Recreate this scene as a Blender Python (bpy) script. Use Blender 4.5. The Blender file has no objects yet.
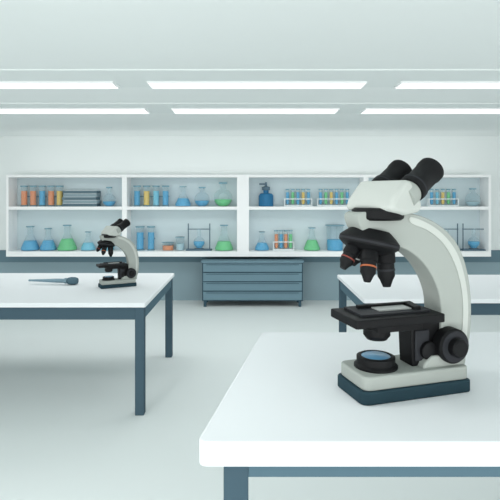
import bpy, math, random
from mathutils import Vector, Matrix
sc = bpy.context.scene
sc.view_settings.view_transform = 'Standard'
R = math.radians

# ---------------------------------------------------------------- materials
def lin(c):
    return tuple(((v/255)/12.92 if v/255 <= 0.04045 else ((v/255+0.055)/1.055)**2.4) for v in c)
MATS = {}
def mat(name, rgb, rough=0.6, alpha=1.0, emit=0.0, metal=0.0, spec=0.3, var=0.0):
    if name in MATS: return MATS[name]
    m = bpy.data.materials.new(name); m.use_nodes = True
    nt = m.node_tree; b = nt.nodes['Principled BSDF']
    c = lin(rgb)
    b.inputs['Base Color'].default_value = (*c, 1)
    b.inputs['Roughness'].default_value = rough
    b.inputs['Metallic'].default_value = metal
    b.inputs['Specular IOR Level'].default_value = spec
    b.inputs['Alpha'].default_value = alpha
    if emit:
        b.inputs['Emission Color'].default_value = (1, 1, 1, 1)
        b.inputs['Emission Strength'].default_value = emit
    if var:
        tc = nt.nodes.new('ShaderNodeTexCoord'); n = nt.nodes.new('ShaderNodeTexNoise')
        n.inputs['Scale'].default_value = 1.5
        mx = nt.nodes.new('ShaderNodeMix'); mx.data_type = 'RGBA'
        mx.inputs[6].default_value = (*[v*(1-var) for v in c], 1)
        mx.inputs[7].default_value = (*[min(1, v*(1+var)) for v in c], 1)
        nt.links.new(tc.outputs['Object'], n.inputs['Vector'])
        nt.links.new(n.outputs['Fac'], mx.inputs[0])
        nt.links.new(mx.outputs[2], b.inputs['Base Color'])
    MATS[name] = m
    return m

WALL = mat('wall_paint', (236, 242, 241), 0.9, var=0.01, spec=0.1)
CEIL = mat('ceiling_paint', (241, 246, 245), 0.9, var=0.005, spec=0.1)
CEILB = mat('ceiling_band', (236, 242, 241), 0.9, spec=0.1)
FLOOR = mat('floor_vinyl', (222, 229, 228), 0.8, var=0.01, spec=0.08)
LAMP = mat('lamp_diffuser', (255, 255, 255), 0.5, emit=1.0)
DADO = mat('wainscot_paint', (144, 166, 174), 0.8, spec=0.1)
DADOD = mat('wainscot_painted_shade', (104, 129, 140), 0.8, spec=0.1)
SHW = mat('shelf_white', (250, 252, 252), 0.7, spec=0.1)
SHB = mat('shelf_back', (214, 229, 233), 0.8, spec=0.1)
CAB = mat('cabinet_teal', (112, 140, 152), 0.8, spec=0.05)
CABD = mat('cabinet_groove', (66, 89, 101), 0.8, spec=0.05)
TTOP = mat('bench_top_white', (225, 229, 231), 0.8, spec=0.05)
TFR = mat('bench_frame_teal', (86, 111, 123), 0.8, spec=0.05)
TFRD = mat('bench_leg_slate', (70, 90, 101), 0.8, spec=0.05)
MG = mat('enamel_light_grey', (160, 166, 161), 0.8, spec=0.08)
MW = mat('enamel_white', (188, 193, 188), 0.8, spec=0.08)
BLK = mat('black_plastic', (14, 15, 17), 0.6, spec=0.2)
BLK2 = mat('black_metal', (40, 42, 46), 0.6, spec=0.2)
TEAL = mat('rubber_dark_teal', (42, 64, 73), 0.7, spec=0.1)
BLUEL = mat('lens_blue', (90, 145, 180), 0.3)
ORG = mat('ring_orange', (165, 90, 55), 0.5)
RED = mat('ring_red', (130, 60, 50), 0.5)
STEEL = mat('steel_ring', (170, 174, 172), 0.4)
GLASS = mat('glass_clear', (185, 218, 228), 0.15, alpha=0.20)
GRIM = mat('glass_rim', (130, 175, 192), 0.3, alpha=0.8)
LQ = {'b': mat('liquid_blue', (68, 172, 220), 0.5), 'g': mat('liquid_green', (105, 212, 125), 0.5),
      'o': mat('liquid_orange', (248, 146, 72), 0.5), 'y': mat('liquid_yellow', (248, 208, 80), 0.5),
      'c': mat('liquid_cyan', (120, 206, 232), 0.5), 'd': mat('liquid_navy', (42, 114, 158), 0.5),
      'w': mat('liquid_pale', (182, 210, 218), 0.5)}
GRY = mat('book_slate', (95, 118, 128), 0.7)
GRY2 = mat('book_grey', (140, 160, 168), 0.7)
RACK = mat('rack_white', (232, 240, 242), 0.6)
RACKD = mat('stand_slate', (90, 115, 130), 0.6)
PIP = mat('pipette_blue_grey', (125, 152, 165), 0.6)

# ---------------------------------------------------------------- builder
class MB:
    def __init__(s): s.v = []; s.f = []; s.m = []; s.mats = []
    def mi(s, m):
        if m not in s.mats: s.mats.append(m)
        return s.mats.index(m)
    def add(s, vs, fs, m, M=None):
        o = len(s.v); k = s.mi(m)
        for v in vs:
            v = Vector(v)
            s.v.append(tuple(M @ v) if M else tuple(v))
        for f in fs: s.f.append([i+o for i in f]); s.m.append(k)
    def box(s, a, b, m, M=None):
        x0, y0, z0 = a; x1, y1, z1 = b
        vs = [(x0,y0,z0),(x1,y0,z0),(x1,y1,z0),(x0,y1,z0),(x0,y0,z1),(x1,y0,z1),(x1,y1,z1),(x0,y1,z1)]
        s.add(vs, [(0,3,2,1),(4,5,6,7),(0,1,5,4),(1,2,6,5),(2,3,7,6),(3,0,4,7)], m, M)
    def lathe(s, prof, m, M=None, n=32):
        vs = []; fs = []
        for r, z in prof:
            r = max(r, 1e-5)
            for i in range(n):
                a = 2*math.pi*i/n; vs.append((r*math.cos(a), r*math.sin(a), z))
        for j in range(len(prof)-1):
            for i in range(n):
                k = (i+1) % n
                fs.append((j*n+i, j*n+k, (j+1)*n+k, (j+1)*n+i))
        if prof[0][0] > 1e-4: fs.append(tuple(reversed(range(n))))
        if prof[-1][0] > 1e-4: fs.append(tuple(range((len(prof)-1)*n, len(prof)*n)))
        s.add(vs, fs, m, M)
    def prism(s, poly, y0, y1, m, M=None):   # poly in x,z ; extruded in y
        n = len(poly)
        area = sum(poly[i][0]*poly[(i+1)%n][1]-poly[(i+1)%n][0]*poly[i][1] for i in range(n))
        if area < 0: poly = poly[::-1]
        vs = [(x, y0, z) for x, z in poly]+[(x, y1, z) for x, z in poly]
        fs = [tuple(range(n)), tuple(reversed(range(n, 2*n)))]
        for i in range(n):
            k = (i+1) % n; fs.append((k, i, n+i, n+k))
        s.add(vs, fs, m, M)
    def slab(s, poly, z0, z1, m, M=None):     # poly in x,y
        n = len(poly)
        area = sum(poly[i][0]*poly[(i+1)%n][1]-poly[(i+1)%n][0]*poly[i][1] for i in range(n))
        if area < 0: poly = poly[::-1]
        vs = [(x, y, z0) for x, y in poly]+[(x, y, z1) for x, y in poly]
        fs = [tuple(reversed(range(n))), tuple(range(n, 2*n))]
        for i in range(n):
            k = (i+1) % n; fs.append((i, k, n+k, n+i))
        s.add(vs, fs, m, M)
    def done(s, name, parent=None, loc=(0,0,0), bevel=0, seg=3, rotz=0, ang=35):
        me = bpy.data.meshes.new(name); me.from_pydata(s.v, [], s.f)
        for m in s.mats: me.materials.append(m)
        for i, p in enumerate(me.polygons): p.material_index = s.m[i]; p.use_smooth = True
        me.update(); me.set_sharp_from_angle(angle=R(ang))
        o = bpy.data.objects.new(name, me); sc.collection.objects.link(o)
        o.location = loc; o.rotation_euler = (0, 0, rotz)
        if parent: o.parent = parent
        if bevel:
            b = o.modifiers.new('bevel', 'BEVEL'); b.width = bevel; b.segments = seg
            b.limit_method = 'ANGLE'; b.angle_limit = R(40)
        return o

def empty(name, loc=(0,0,0), rotz=0, scale=1):
    e = bpy.data.objects.new(name, None); sc.collection.objects.link(e)
    e.location = loc; e.rotation_euler = (0,0,rotz); e.scale = (scale,)*3
    e.empty_display_size = 0.1
    return e

def rounded(poly, radii, n=8):
    out = []; N = len(poly)
    for i in range(N):
        r = radii[i] if isinstance(radii, (list, tuple)) else radii
        p = Vector(poly[i]); a = Vector(poly[i-1]); b = Vector(poly[(i+1) % N])
        if r <= 0: out.append(tuple(p)); continue
        d1 = (a-p).normalized(); d2 = (b-p).normalized()
        q1 = p+d1*r; q2 = p+d2*r
        for k in range(n+1):
            t = k/n; out.append(tuple(q1*(1-t)**2+p*2*t*(1-t)+q2*t*t))
    return out

def frame(p, d):
    q = Vector(d).normalized().to_track_quat('Z', 'Y')
    return Matrix.Translation(Vector(p)) @ q.to_matrix().to_4x4()

def single_box(name, a, b, m, bevel=0):
    B = MB(); c = [(a[i]+b[i])/2 for i in range(3)]
    B.box([a[i]-c[i] for i in range(3)], [b[i]-c[i] for i in range(3)], m)
    return B.done(name, loc=c, bevel=bevel)

# ---------------------------------------------------------------- room
WY = 7.62; CZ = 2.495
single_box('floor', (-8.5, -2.5, -0.1), (8.5, WY+0.1, 0), FLOOR)
single_box('ceiling', (-8.5, -2.5, CZ), (8.5, WY+0.1, CZ+0.1), CEIL)
single_box('wall_back', (-8.5, WY, 0), (8.5, WY+0.1, CZ), WALL)
B = MB()
B.box((-8.5, WY-0.02, 0.0), (8.5, WY, 0.58), DADO)
B.box((-8.5, WY-0.03, 0.58), (8.5, WY, 0.76), DADOD)  # shadow below the shelving, painted as a darker band
B.done('trim_1')
for i, (y0, y1) in enumerate([(3.56, 4.12), (4.86, 5.42)]):
    B = MB(); B.box((-8.5, y0, CZ-0.008), (8.5, y1, CZ), CEILB); B.done('trim_%d' % (i+2))
for (y0, y1) in [(3.90, 4.10), (5.10, 5.36)]:
    for k in (-2, -1, 0, 1, 2):
        cx = 0.055+1.985*k
        B = MB()
        w = 0.86; d = (y1-y0)/2
        B.box((-w, -d, 0.0), (w, d, 0.014), SHW)
        B.box((-w+0.012, -d+0.012, -0.004), (w-0.012, d-0.012, 0.0), LAMP)
        B.done('ceiling_light', loc=(cx, (y0+y1)/2, CZ-0.022))

# ---------------------------------------------------------------- wall shelving
SX0, SX1, SY0, SY1 = -3.562, 3.52, 7.30, WY-0.03
root = empty('open_shelving', (0, 0, 0))
B = MB()
B.box((SX0, SY0, 1.858), (SX1, SY1, 1.895), SHW)
B.box((SX0, SY0, 0.70), (SX1, SY1, 0.775), SHW)
B.done('top_and_bottom_boards', root)
B = MB(); B.box((SX0+0.03, SY0+0.005, 1.385), (SX1-0.03, SY1-0.012, 1.43), SHW); B.done('middle_shelf', root)
B = MB()
for x0, x1 in [(SX0, SX0+0.035), (-1.87, -1.80), (-0.19, -0.015), (1.66, 1.73), (SX1-0.035, SX1)]:
    B.box((x0, SY0+0.001, 0.775), (x1, SY1-0.011, 1.858), SHW)
B.done('uprights', root)
B = MB(); B.box((SX0+0.02, SY1-0.01, 0.72), (SX1-0.02, SY1, 1.88), SHB); B.done('back_panel', root)

# ---------------------------------------------------------------- glassware
def erl(px, z, w, h, c, lvl=0.5, y=7.46):
    B = MB(); r = w/2; nk = max(r*0.3, 0.02)
    B.lathe([(0,0),(r*0.93,0),(r,0.02),(r*0.96,0.045),(nk,h*0.68),(nk,h*0.97),(nk*1.35,h*0.98),(nk*1.35,h)], GLASS)
    t = lvl*h; rr = r*0.95+(nk-r)*max(0, (t-0.045))/(h*0.68-0.045)
    B.lathe([(0,0.008),(r*0.90,0.008),(r*0.95,0.024),(r*0.92,0.045),(max(rr,nk*0.7),t),(0,t)], LQ[c])
    B.lathe([(nk*1.15,h*0.955),(nk*1.45,h*0.965),(nk*1.45,h*1.0),(nk*1.1,h)], GRIM)
    return B.done('erlenmeyer_flask', loc=((px-250)/67.1, y, z))
def rnd(px, z, w, h, c, lvl=0.35, y=7.46, name='round_bottom_flask'):
    B = MB(); r = w/2; nk = r*0.3; pr = [(0,0),(r*0.45,0.0)]
    a0 = -63
    for k in range(15):
        a = R(a0+(72-a0)*k/14); pr.append((r*math.cos(a), r*0.9+r*math.sin(a)))
    pr += [(nk, r*1.95), (nk, h)]
    B.lathe(pr, GLASS)
    t = max(r*0.3, lvl*h); pl = [(0,0.006),(r*0.42,0.006)]
    for k in range(13):
        a = R(a0+k*9); zz = r*0.9+r*0.94*math.sin(a)
        if zz > t: break
        pl.append((r*0.94*math.cos(a), zz))
    pl.append((0, pl[-1][1]))
    B.lathe(pl, LQ[c])
    B.lathe([(nk*1.1,h*0.93),(nk*1.5,h*0.94),(nk*1.5,h),(nk,h)], GRIM)
    return B.done(name, loc=((px-250)/67.1, y, z))
def cyl(px, z, w, h, c, lvl=0.6, y=7.46, name='beaker'):
    B = MB(); r = w/2
    B.lathe([(0,0),(r*0.95,0),(r,0.01),(r,h*0.95),(r*1.1,h)], GLASS)
    B.lathe([(0,0.006),(r*0.9,0.006),(r*0.94,lvl*h),(0,lvl*h)], LQ[c])
    B.lathe([(r*1.0,h*0.96),(r*1.14,h*0.97),(r*1.14,h),(r*1.02,h)], GRIM)
    return B.done(name, loc=((px-250)/67.1, y, z))
def rack(px0, px1, z, cols, h=0.26, y=7.46, r=0.034, body=RACK, name='test_tube_rack', full=0.72):
    B = MB(); x0 = (px0-250)/67.1; x1 = (px1-250)/67.1; L = (x1-x0)/2
    n = len(cols)
    B.box((-L, -0.05, 0), (L, 0.05, 0.022), body)
    B.box((-L, -0.045, h*0.40), (L, 0.045, h*0.40+0.014), body)
    B.box((-L, -0.045, 0.022), (-L+0.012, 0.045, h*0.40), body)
    B.box((L-0.012, -0.045, 0.022), (L, 0.045, h*0.40), body)
    for i, c in enumerate(cols):
        x = -L+0.014+(2*L-0.028)*(i+0.5)/n
        M = Matrix.Translation((x, 0, 0.024))
        B.lathe([(0,0),(r*0.6,0.006),(r,0.03),(r,h-0.024)], GLASS, M, 16)
        B.lathe([(0,0.004),(r*0.55,0.009),(r*0.92,0.03),(r*0.92,h*full),(0,h*full)], LQ[c], M, 16)
        B.lathe([(r,h-0.04),(r*1.25,h-0.038),(r*1.25,h-0.024),(r,h-0.024)], GRIM, M, 16)
    return B.done(name, loc=((x0+x1)/2, y, z))
def tube_stand(pxs, z, cols, h=0.31, y=7.46, r=0.046):
    B = MB(); x = [(p-250)/67.1 for p in pxs]; c0 = sum(x)/len(x)
    for xi, c in zip(x, cols):
        M = Matrix.Translation((xi-c0, 0, 0))
        B.lathe([(0,0),(r*1.15,0),(r*1.15,0.012),(r*0.8,0.016),(0,0.016)], GRIM, M, 20)
        B.lathe([(0,0.016),(r,0.018),(r,h)], GLASS, M, 20)
        B.lathe([(0,0.02),(r*0.92,0.02),(r*0.92,h*0.74),(0,h*0.74)], LQ[c], M, 20)
        B.lathe([(r,h-0.02),(r*1.25,h-0.018),(r*1.25,h),(r,h)], GRIM, M, 20)
    B.box((x[0]-c0-r, 0.05, h*0.45), (x[-1]-c0+r, 0.06, h*0.5), GRIM)
    return B.done('test_tube_set', loc=(c0, y, z))
def ring_stand(px, z, c, h=0.40, y=7.46, two=True):
    B = MB()
    xs = (-0.16, 0.16) if two else (-0.12,)
    B.box((-0.19, -0.07, 0), (0.19, 0.07, 0.018), RACKD)
    for x in xs: B.lathe([(0.008,0.018),(0.008,h)], RACKD, Matrix.Translation((x,0,0)), 12)
    B.box((-0.17, -0.008, 0.31), (0.17 if two else 0.03, 0.008, 0.322), RACKD)
    r = 0.085; M = Matrix.Translation((0.0,0,0.05))
    B.lathe([(0.0,-0.032),(0.07,-0.032),(0.07,-0.02),(0,-0.02)], RACKD, M)
    pr = [(0,-0.02),(0.05,-0.015)]+[(r*math.cos(R(a)), r*0.8+r*math.sin(R(a))) for a in range(-60,71,10)]+[(0.025,0.2),(0.025,0.27)]
    B.lathe(pr, GLASS, M)
    pl = [(0,-0.01),(0.045,-0.01)]+[(r*.94*math.cos(R(a)), r*0.8+r*.94*math.sin(R(a))) for a in range(-60,11,10)]
    pl.append((0, pl[-1][1])); B.lathe(pl, LQ[c], M)
    return B.done('ring_stand_with_flask', loc=((px-250)/67.1, y, z))

ZU, ZL = 1.43, 0.775
tube_stand([24,33,42], ZU, 'oob'); tube_stand([51,59.5], ZU, 'oy')
B = MB()
for i, (a, b, m) in enumerate([(-.26,.25,GRY),(-.25,.26,GRY2),(-.26,.24,GRY),(-.24,.25,GRY2),(-.25,.25,GRY)]):
    B.box((a,-.1,i*.048), (b,.1,i*.048+.042), m); B.box((a+.01,-.095,i*.048+.042),(b-.01,.09,(i+1)*.048),RACK)
B.done('book_stack', loc=((82-250)/67.1, 7.45, ZU))
rnd(109, ZU, 0.20, 0.29, 'b', .3)
tube_stand([137,146.5,156,165.5], ZU, 'bycb')
erl(183, ZU, 0.24, 0.30, 'b', .4); rnd(202, ZU, 0.23, 0.29, 'b', .35); rnd(223, ZU, 0.28, 0.36, 'g', .3)
B = MB()
B.lathe([(0,0),(.1,0),(.11,.01),(.11,.16),(.09,.19),(.04,.2),(.04,.24),(0,.24)], LQ['d'])
B.lathe([(.05,.24),(.06,.245),(.06,.29),(.02,.30),(.015,.36),(0,.36)], RACKD)
B.box((-.1,-.012,.32),(0,.012,.345), RACKD)
B.done('reagent_bottle', loc=((266-250)/67.1, 7.46, ZU))
rack(284, 312, ZU, 'bgbyb', .26, r=.025); rack(317, 351, ZU, 'bgybgb', .26, r=.025)
rack(376, 402, ZU, 'bgcb', .26, r=.027)
rack(428, 458, ZU, 'bcygb', .26, r=.025)
rnd(473, ZU, 0.22, 0.27, 'w', .3)
erl(30, ZL, .27, .36, 'b', .4); erl(48, ZL, .25, .33, 'b', .45); erl(67, ZL, .29, .38, 'g', .45)
erl(88, ZL, .22, .28, 'c', .4); erl(107, ZL, .22, .30, 'c', .3)
tube_stand([140], ZL, 'b', .36, r=.055); tube_stand([151], ZL, 'b', .36, r=.05)
cyl(168, ZL, .17, .12, 'o', .6); cyl(180, ZL, .13, .20, 'w', .5)
ring_stand(199, ZL, 'b'); erl(224, ZL, .28, .38, 'g', .35)
erl(262, ZL, .22, .28, 'b', .4); rack(273, 294, ZL, 'obog', .30, r=.027)
erl(312, ZL, .25, .34, 'g', .45); cyl(335, ZL, .25, .38, 'b', .42)
erl(357, ZL, .2, .26, 'c', .4)
erl(383, ZL, .24, .32, 'b', .4); erl(405, ZL, .24, .32, 'g', .4); rnd(424, ZL, .2, .3, 'b', .35)
ring_stand(447, ZL, 'b'); ring_stand(474, ZL, 'b')

# ---------------------------------------------------------------- low drawer cabinet
root = empty('drawer_cabinet', (0.036, 7.30, 0))
B = MB()
B.box((-.72,-.15,.085),(.72,.19,.63), CABD); B.box((-.735,-.17,.63),(.735,.19,.657), CAB)
B.done('carcass', root)
B = MB()
for i in range(4):
    z = .10+i*.134
    B.box((-.705,-.168,z),(.705,-.15,z+.120), CAB)
B.done('drawer_fronts', root, bevel=.004)
B = MB()
for i in range(4):
    z = .10+i*.134
    B.box((-.66,-.174,z+.100),(.66,-.168,z+.106), CABD)
B.done('drawer_handles', root)
B = MB()
for x in (-.70,.66):
    for y in (-.15,.14): B.box((x,y,0),(x+.04,y+.04,.085), CABD)
B.done('feet', root)

# ---------------------------------------------------------------- lab benches
def bench(x0, x1, y0, y1, h, legx):
    root = empty('lab_bench', ((x0+x1)/2, (y0+y1)/2, 0)); a = (x1-x0)/2; b = (y1-y0)/2; cx = (x0+x1)/2
    B = MB(); B.slab(rounded([(-a,-b),(a,-b),(a,b),(-a,b)], .02), h-.034, h, TTOP); B.done('top', root, bevel=.006)
    B = MB(); i = .02
    B.box((-a+i,-b+i,h-.125),(a-i,-b+i+.03,h-.034),TFRD); B.box((-a+i,b-i-.03,h-.125),(a-i,b-i,h-.034),TFRD)
    B.box((-a+i,-b+i+.03,h-.125),(-a+i+.03,b-i-.03,h-.034),TFR); B.box((a-i-.03,-b+i+.03,h-.125),(a-i,b-i-.03,h-.034),TFR)
    B.done('apron', root)
    k = 1
    for x in legx:
        for y in (-b+.015, b-.015-.065):
            B = MB(); B.box((x-cx,y,0),(x-cx+.065,y+.065,h-.036),TFRD); B.done('leg_%d'%k, root, bevel=.004); k += 1
bench(-3.0, -.755, 3.61, 5.0, .82, (-2.985, -.755-.08))
bench(.852, 3.1, 3.75, 4.9, .82, (.867, 3.02))

H = 1.0
root = empty('lab_bench', (0.8, 1.7, 0))
def off(p): return (p[0]-0.8, p[1]-1.7)
B = MB()
B.slab(rounded([off((-.130,1.215)), off((1.75,1.215)), off((1.75,2.19)), off((.053,2.19))], [.03,.03,.02,.02]), H-.062, H, TTOP)
B.done('top', root, bevel=.005, seg=4)
B = MB()
B.slab([off((-.062,1.25)),off((1.7,1.25)),off((1.7,1.28)),off((-.057,1.28))], H-.105, H-.062, TFR)
B.slab([off((.098,2.12)),off((1.7,2.12)),off((1.7,2.15)),off((.1,2.15))], H-.105, H-.062, TFR)
B.slab([off((-.057,1.28)),off((-.027,1.28)),off((.125,2.12)),off((.098,2.12))], H-.105, H-.062, TFR)
B.slab([off((1.67,1.28)),off((1.70,1.28)),off((1.70,2.12)),off((1.67,2.12))], H-.105, H-.062, TFR)
B.done('apron', root)
for k,(x,y) in enumerate([(-.066,1.245),(1.12,2.09),(1.64,1.245),(1.64,2.09)]):
    B = MB(); x -= .8; y -= 1.7; B.box((x,y,0),(x+.062,y+.062,H-.063),TFRD); B.done('leg_%d'%(k+1), root, bevel=.004)

# ---------------------------------------------------------------- microscope
def catmull(pts, n=5):
    out = []; N = len(pts)
    for i in range(N):
        p0, p1, p2, p3 = [Vector(pts[(i+k) % N]) for k in (-1,0,1,2)]
        for k in range(n):
            t = k/n
            out.append(tuple(0.5*((2*p1)+(-p0+p2)*t+(2*p0-5*p1+4*p2-p3)*t*t+(-p0+3*p1-3*p2+p3)*t**3)))
    return out
def microscope(loc, rotz, s):
    root = empty('microscope', loc, rotz, s)
    def foot(a0, a1, w, r1, r2): return rounded([(a0,-w),(a1,-w),(a1,w),(a0,w)], [r1,r2,r2,r1])
    B = MB(); B.slab(foot(-60,60,28,9,6), 0, 12, TEAL); B.done('base_sole', root, bevel=1.5)
    B = MB(); B.slab(foot(-57,58,26,9,6), 12, 25, MG); B.done('base_body', root, bevel=2, seg=4)
    B = MB(); B.prism([(8,22),(60-4,22),(60-4,30),(50,36),(20,36),(12,30)], -20, 20, MG); B.done('base_pedestal', root, bevel=2, seg=4)
    A = [(-56,175),(-30,176),(-3,175),(20,169),(41,157),(57,139),(67,113),(71,84),(70,53),(65,32),(60,20),(27,20),(32,38),(35,62),(34,88),(27,108),(15,125),(0,137),(-15,143),(-36,147),(-52,158)]
    B = MB(); B.prism(catmull(A), -14, 14, MG)
    B.done('arm', root, bevel=2.5, seg=4, ang=30)
    B = MB(); B.prism(catmull([(0,171),(20,164),(38,152),(53,134),(62,110),(66,84),(65,54),(60,36),(54,36),(59,56),(60,84),(56,108),(47,130),(35,146),(18,158),(0,165)]), -15, -13.5, MW)  # lighter strip paints the lit side of the arm, not a separate part
    B.done('arm_painted_highlight', root)
    H0 = Matrix.Translation((-27,0,0)) @ Matrix.Rotation(R(20),4,'Z')
    B = MB(); B.prism([(-18,178),(-14,188),(4,206),(13,207),(32,184),(28,175),(5,173)], -29, 29, MW, H0)
    B.done('head_housing', root, bevel=5, seg=5)
    B = MB(); B.lathe([(22,168),(25,170),(25,178),(22,180)], BLK, Matrix.Translation((-28,0,0)), 40)
    B.done('head_collar', root, bevel=.8)
    d = Vector((37,0,23)).normalized()
    for k, v in enumerate((-19, 17)):
        B = MB(); M = H0 @ frame((17,v,192), d)
        B.lathe([(13,-6),(13,6),(12,8)], MG, M)
        B.lathe([(11,8),(13.5,9),(14,12),(14,18),(12.8,20),(12.8,42),(13.8,44),(13.8,50),(12,52),(8,52),(8,50),(0,49.5)], BLK, M, 40)
        B.lathe([(14.1,14),(14.1,16)], BLK2, M, 40)
        B.done('eyepiece_%d'%(k+1), root)
    nd = Vector((-.22,0,-1)).normalized()
    B = MB(); M = frame((-36,0,153), nd)
    B.lathe([(18,-6),(25,0),(29,4),(29,9),(24,13),(15,17),(0,18)], BLK, M, 40)
    B.lathe([(29.2,5.5),(29.2,7.5)], BLK2, M, 40)
    B.done('revolving_nosepiece', root)
    obj = [((-56,-4,143),(-.66,-.12,-1),24,6.5,RED), ((-45,-14,140),(-.30,-.35,-1),30,7.2,ORG),
           ((-25,-8,140),(.03,-.05,-1),36,8.2,BLK2), ((-38,14,141),(-.2,.5,-1),22,6,STEEL)]
    for k,(p,dd,L,r,rg) in enumerate(obj):
        B = MB(); M = frame(p, dd)
        B.lathe([(r*.9,-2),(r*1.15,1),(r*1.15,L*.35),(r,L*.38),(r,L*.72),(r*.75,L*.82),(r*.45,L),(0,L)], BLK, M, 28)
        B.lathe([(r*1.06,L*.52),(r*1.06,L*.57)], rg, M, 28)
        B.done('objective_%d'%(k+1), root)
    B = MB(); B.slab(rounded([(-66,-27),(30,-27),(30,27),(-66,27)],3), 70, 78, BLK); B.done('stage_plate', root, bevel=1)
    B = MB(); B.slab(rounded([(-54,-16),(22,-16),(22,22),(-54,22)],3), 78, 80, BLK2)
    B.slab(rounded([(-30,-7),(6,-7),(6,9),(-30,9)],1), 80, 81, STEEL)
    B.slab([(-44,9),(18,9),(18,14),(-44,14)], 80, 83, BLK); B.slab([(6,-10),(14,-10),(18,14),(10,14)], 80, 83, BLK)
    B.done('slide_holder', root)
    B = MB(); B.slab(rounded([(-40,-20),(10,-20),(10,20),(-40,20)],3), 63, 70, BLK)
    B.lathe([(10,52),(13,56),(13,63)], BLK, Matrix.Translation((-29,0,0)))
    B.done('condenser', root)
    B = MB(); B.prism([(2,64),(36,70),(38,30),(26,22),(4,22)], -11, 11, BLK); B.box((6,-13,30),(22,-11,60),BLK2)
    B.done('stage_bracket', root, bevel=1.5)
    for k, sg in enumerate((-1,1)):
        B = MB(); M = frame((42,sg*13,45), (0,sg,0))
        B.lathe([(17,0),(17,11),(15.5,13),(10,13)], BLK, M, 40)
        B.lathe([(15,13),(15,13.3),(9,13.3)], BLK2, M, 40)
        B.lathe([(9,12),(9,20),(7.5,21.5),(0,21.5)], BLK, M, 32)
        B.done('focus_knob_%d'%(k+1), root)
    B = MB(); M = frame((20,-11,40),(0,-1,0)); B.lathe([(9,0),(9,6),(7.5,7),(0,7)], BLK, M, 32)
    B.done('stage_knob', root)
    B = MB(); M = Matrix.Translation((-30,0,25))
    B.lathe([(21,-1),(21,2),(18.5,4),(18.5,10),(16.5,11),(14.5,11),(14.5,10)], BLK, M, 40)
    B.lathe([(14.5,10),(12,11.2),(0,12)], BLUEL, M, 40)
    B.done('illuminator', root)
    return root
microscope((.473,1.552,1.0), R(17), .00312)
microscope((-1.133,4.27,.82), R(28), .0025)

B = MB(); M = frame((0,0,0),(1,0,0))
B.lathe([(0,-.22),(.008,-.215),(.012,-.1),(.018,.04),(.018,.10),(.024,.11),(.024,.13)], PIP, M, 24)
B.lathe([(.018,.13),(.028,.14),(.033,.165),(.033,.2),(.025,.222),(0,.226)], TFR, M, 24)
B.done('dropper_pipette', loc=(-1.72,4.36,.82+.0335), rotz=R(-4))

# ---------------------------------------------------------------- light
w = bpy.data.worlds.new('world'); sc.world = w; w.use_nodes = True
bg = w.node_tree.nodes['Background']; bg.inputs[0].default_value = (.985,1,1,1); bg.inputs[1].default_value = 1.15
def area(name, loc, rot, sx, sy, e):
    l = bpy.data.lights.new(name,'AREA'); l.shape='RECTANGLE'; l.size=sx; l.size_y=sy; l.energy=e
    o = bpy.data.objects.new(name,l); sc.collection.objects.link(o); o.location=loc; o.rotation_euler=rot
    return o
area('room_light', (-1.3,1.6,2.42), (0,R(-20),0), .5, .5, 16)
area('room_light', (-.3,5.4,2.40), (0,0,0), 6, 1.2, 36)
area('shelf_top_fill', (0,7.2,1.93), (R(160),0,0), 6.8, .25, 4)  # added fill aimed up to brighten the ceiling; no fixture here
area('rear_fill', (0,-1.9,0.5), (R(114),0,0), 9, 1.0, 120)  # added fill behind the camera, lifts ceiling and walls; no real lamp

# ---------------------------------------------------------------- camera
c = bpy.data.cameras.new('camera'); co = bpy.data.objects.new('camera', c); sc.collection.objects.link(co)
co.location = (0,0,1.6); co.rotation_euler = (R(90),0,0)
c.sensor_width = 36; c.lens = 36; c.shift_y = -.11; c.clip_start=.05
sc.camera = co
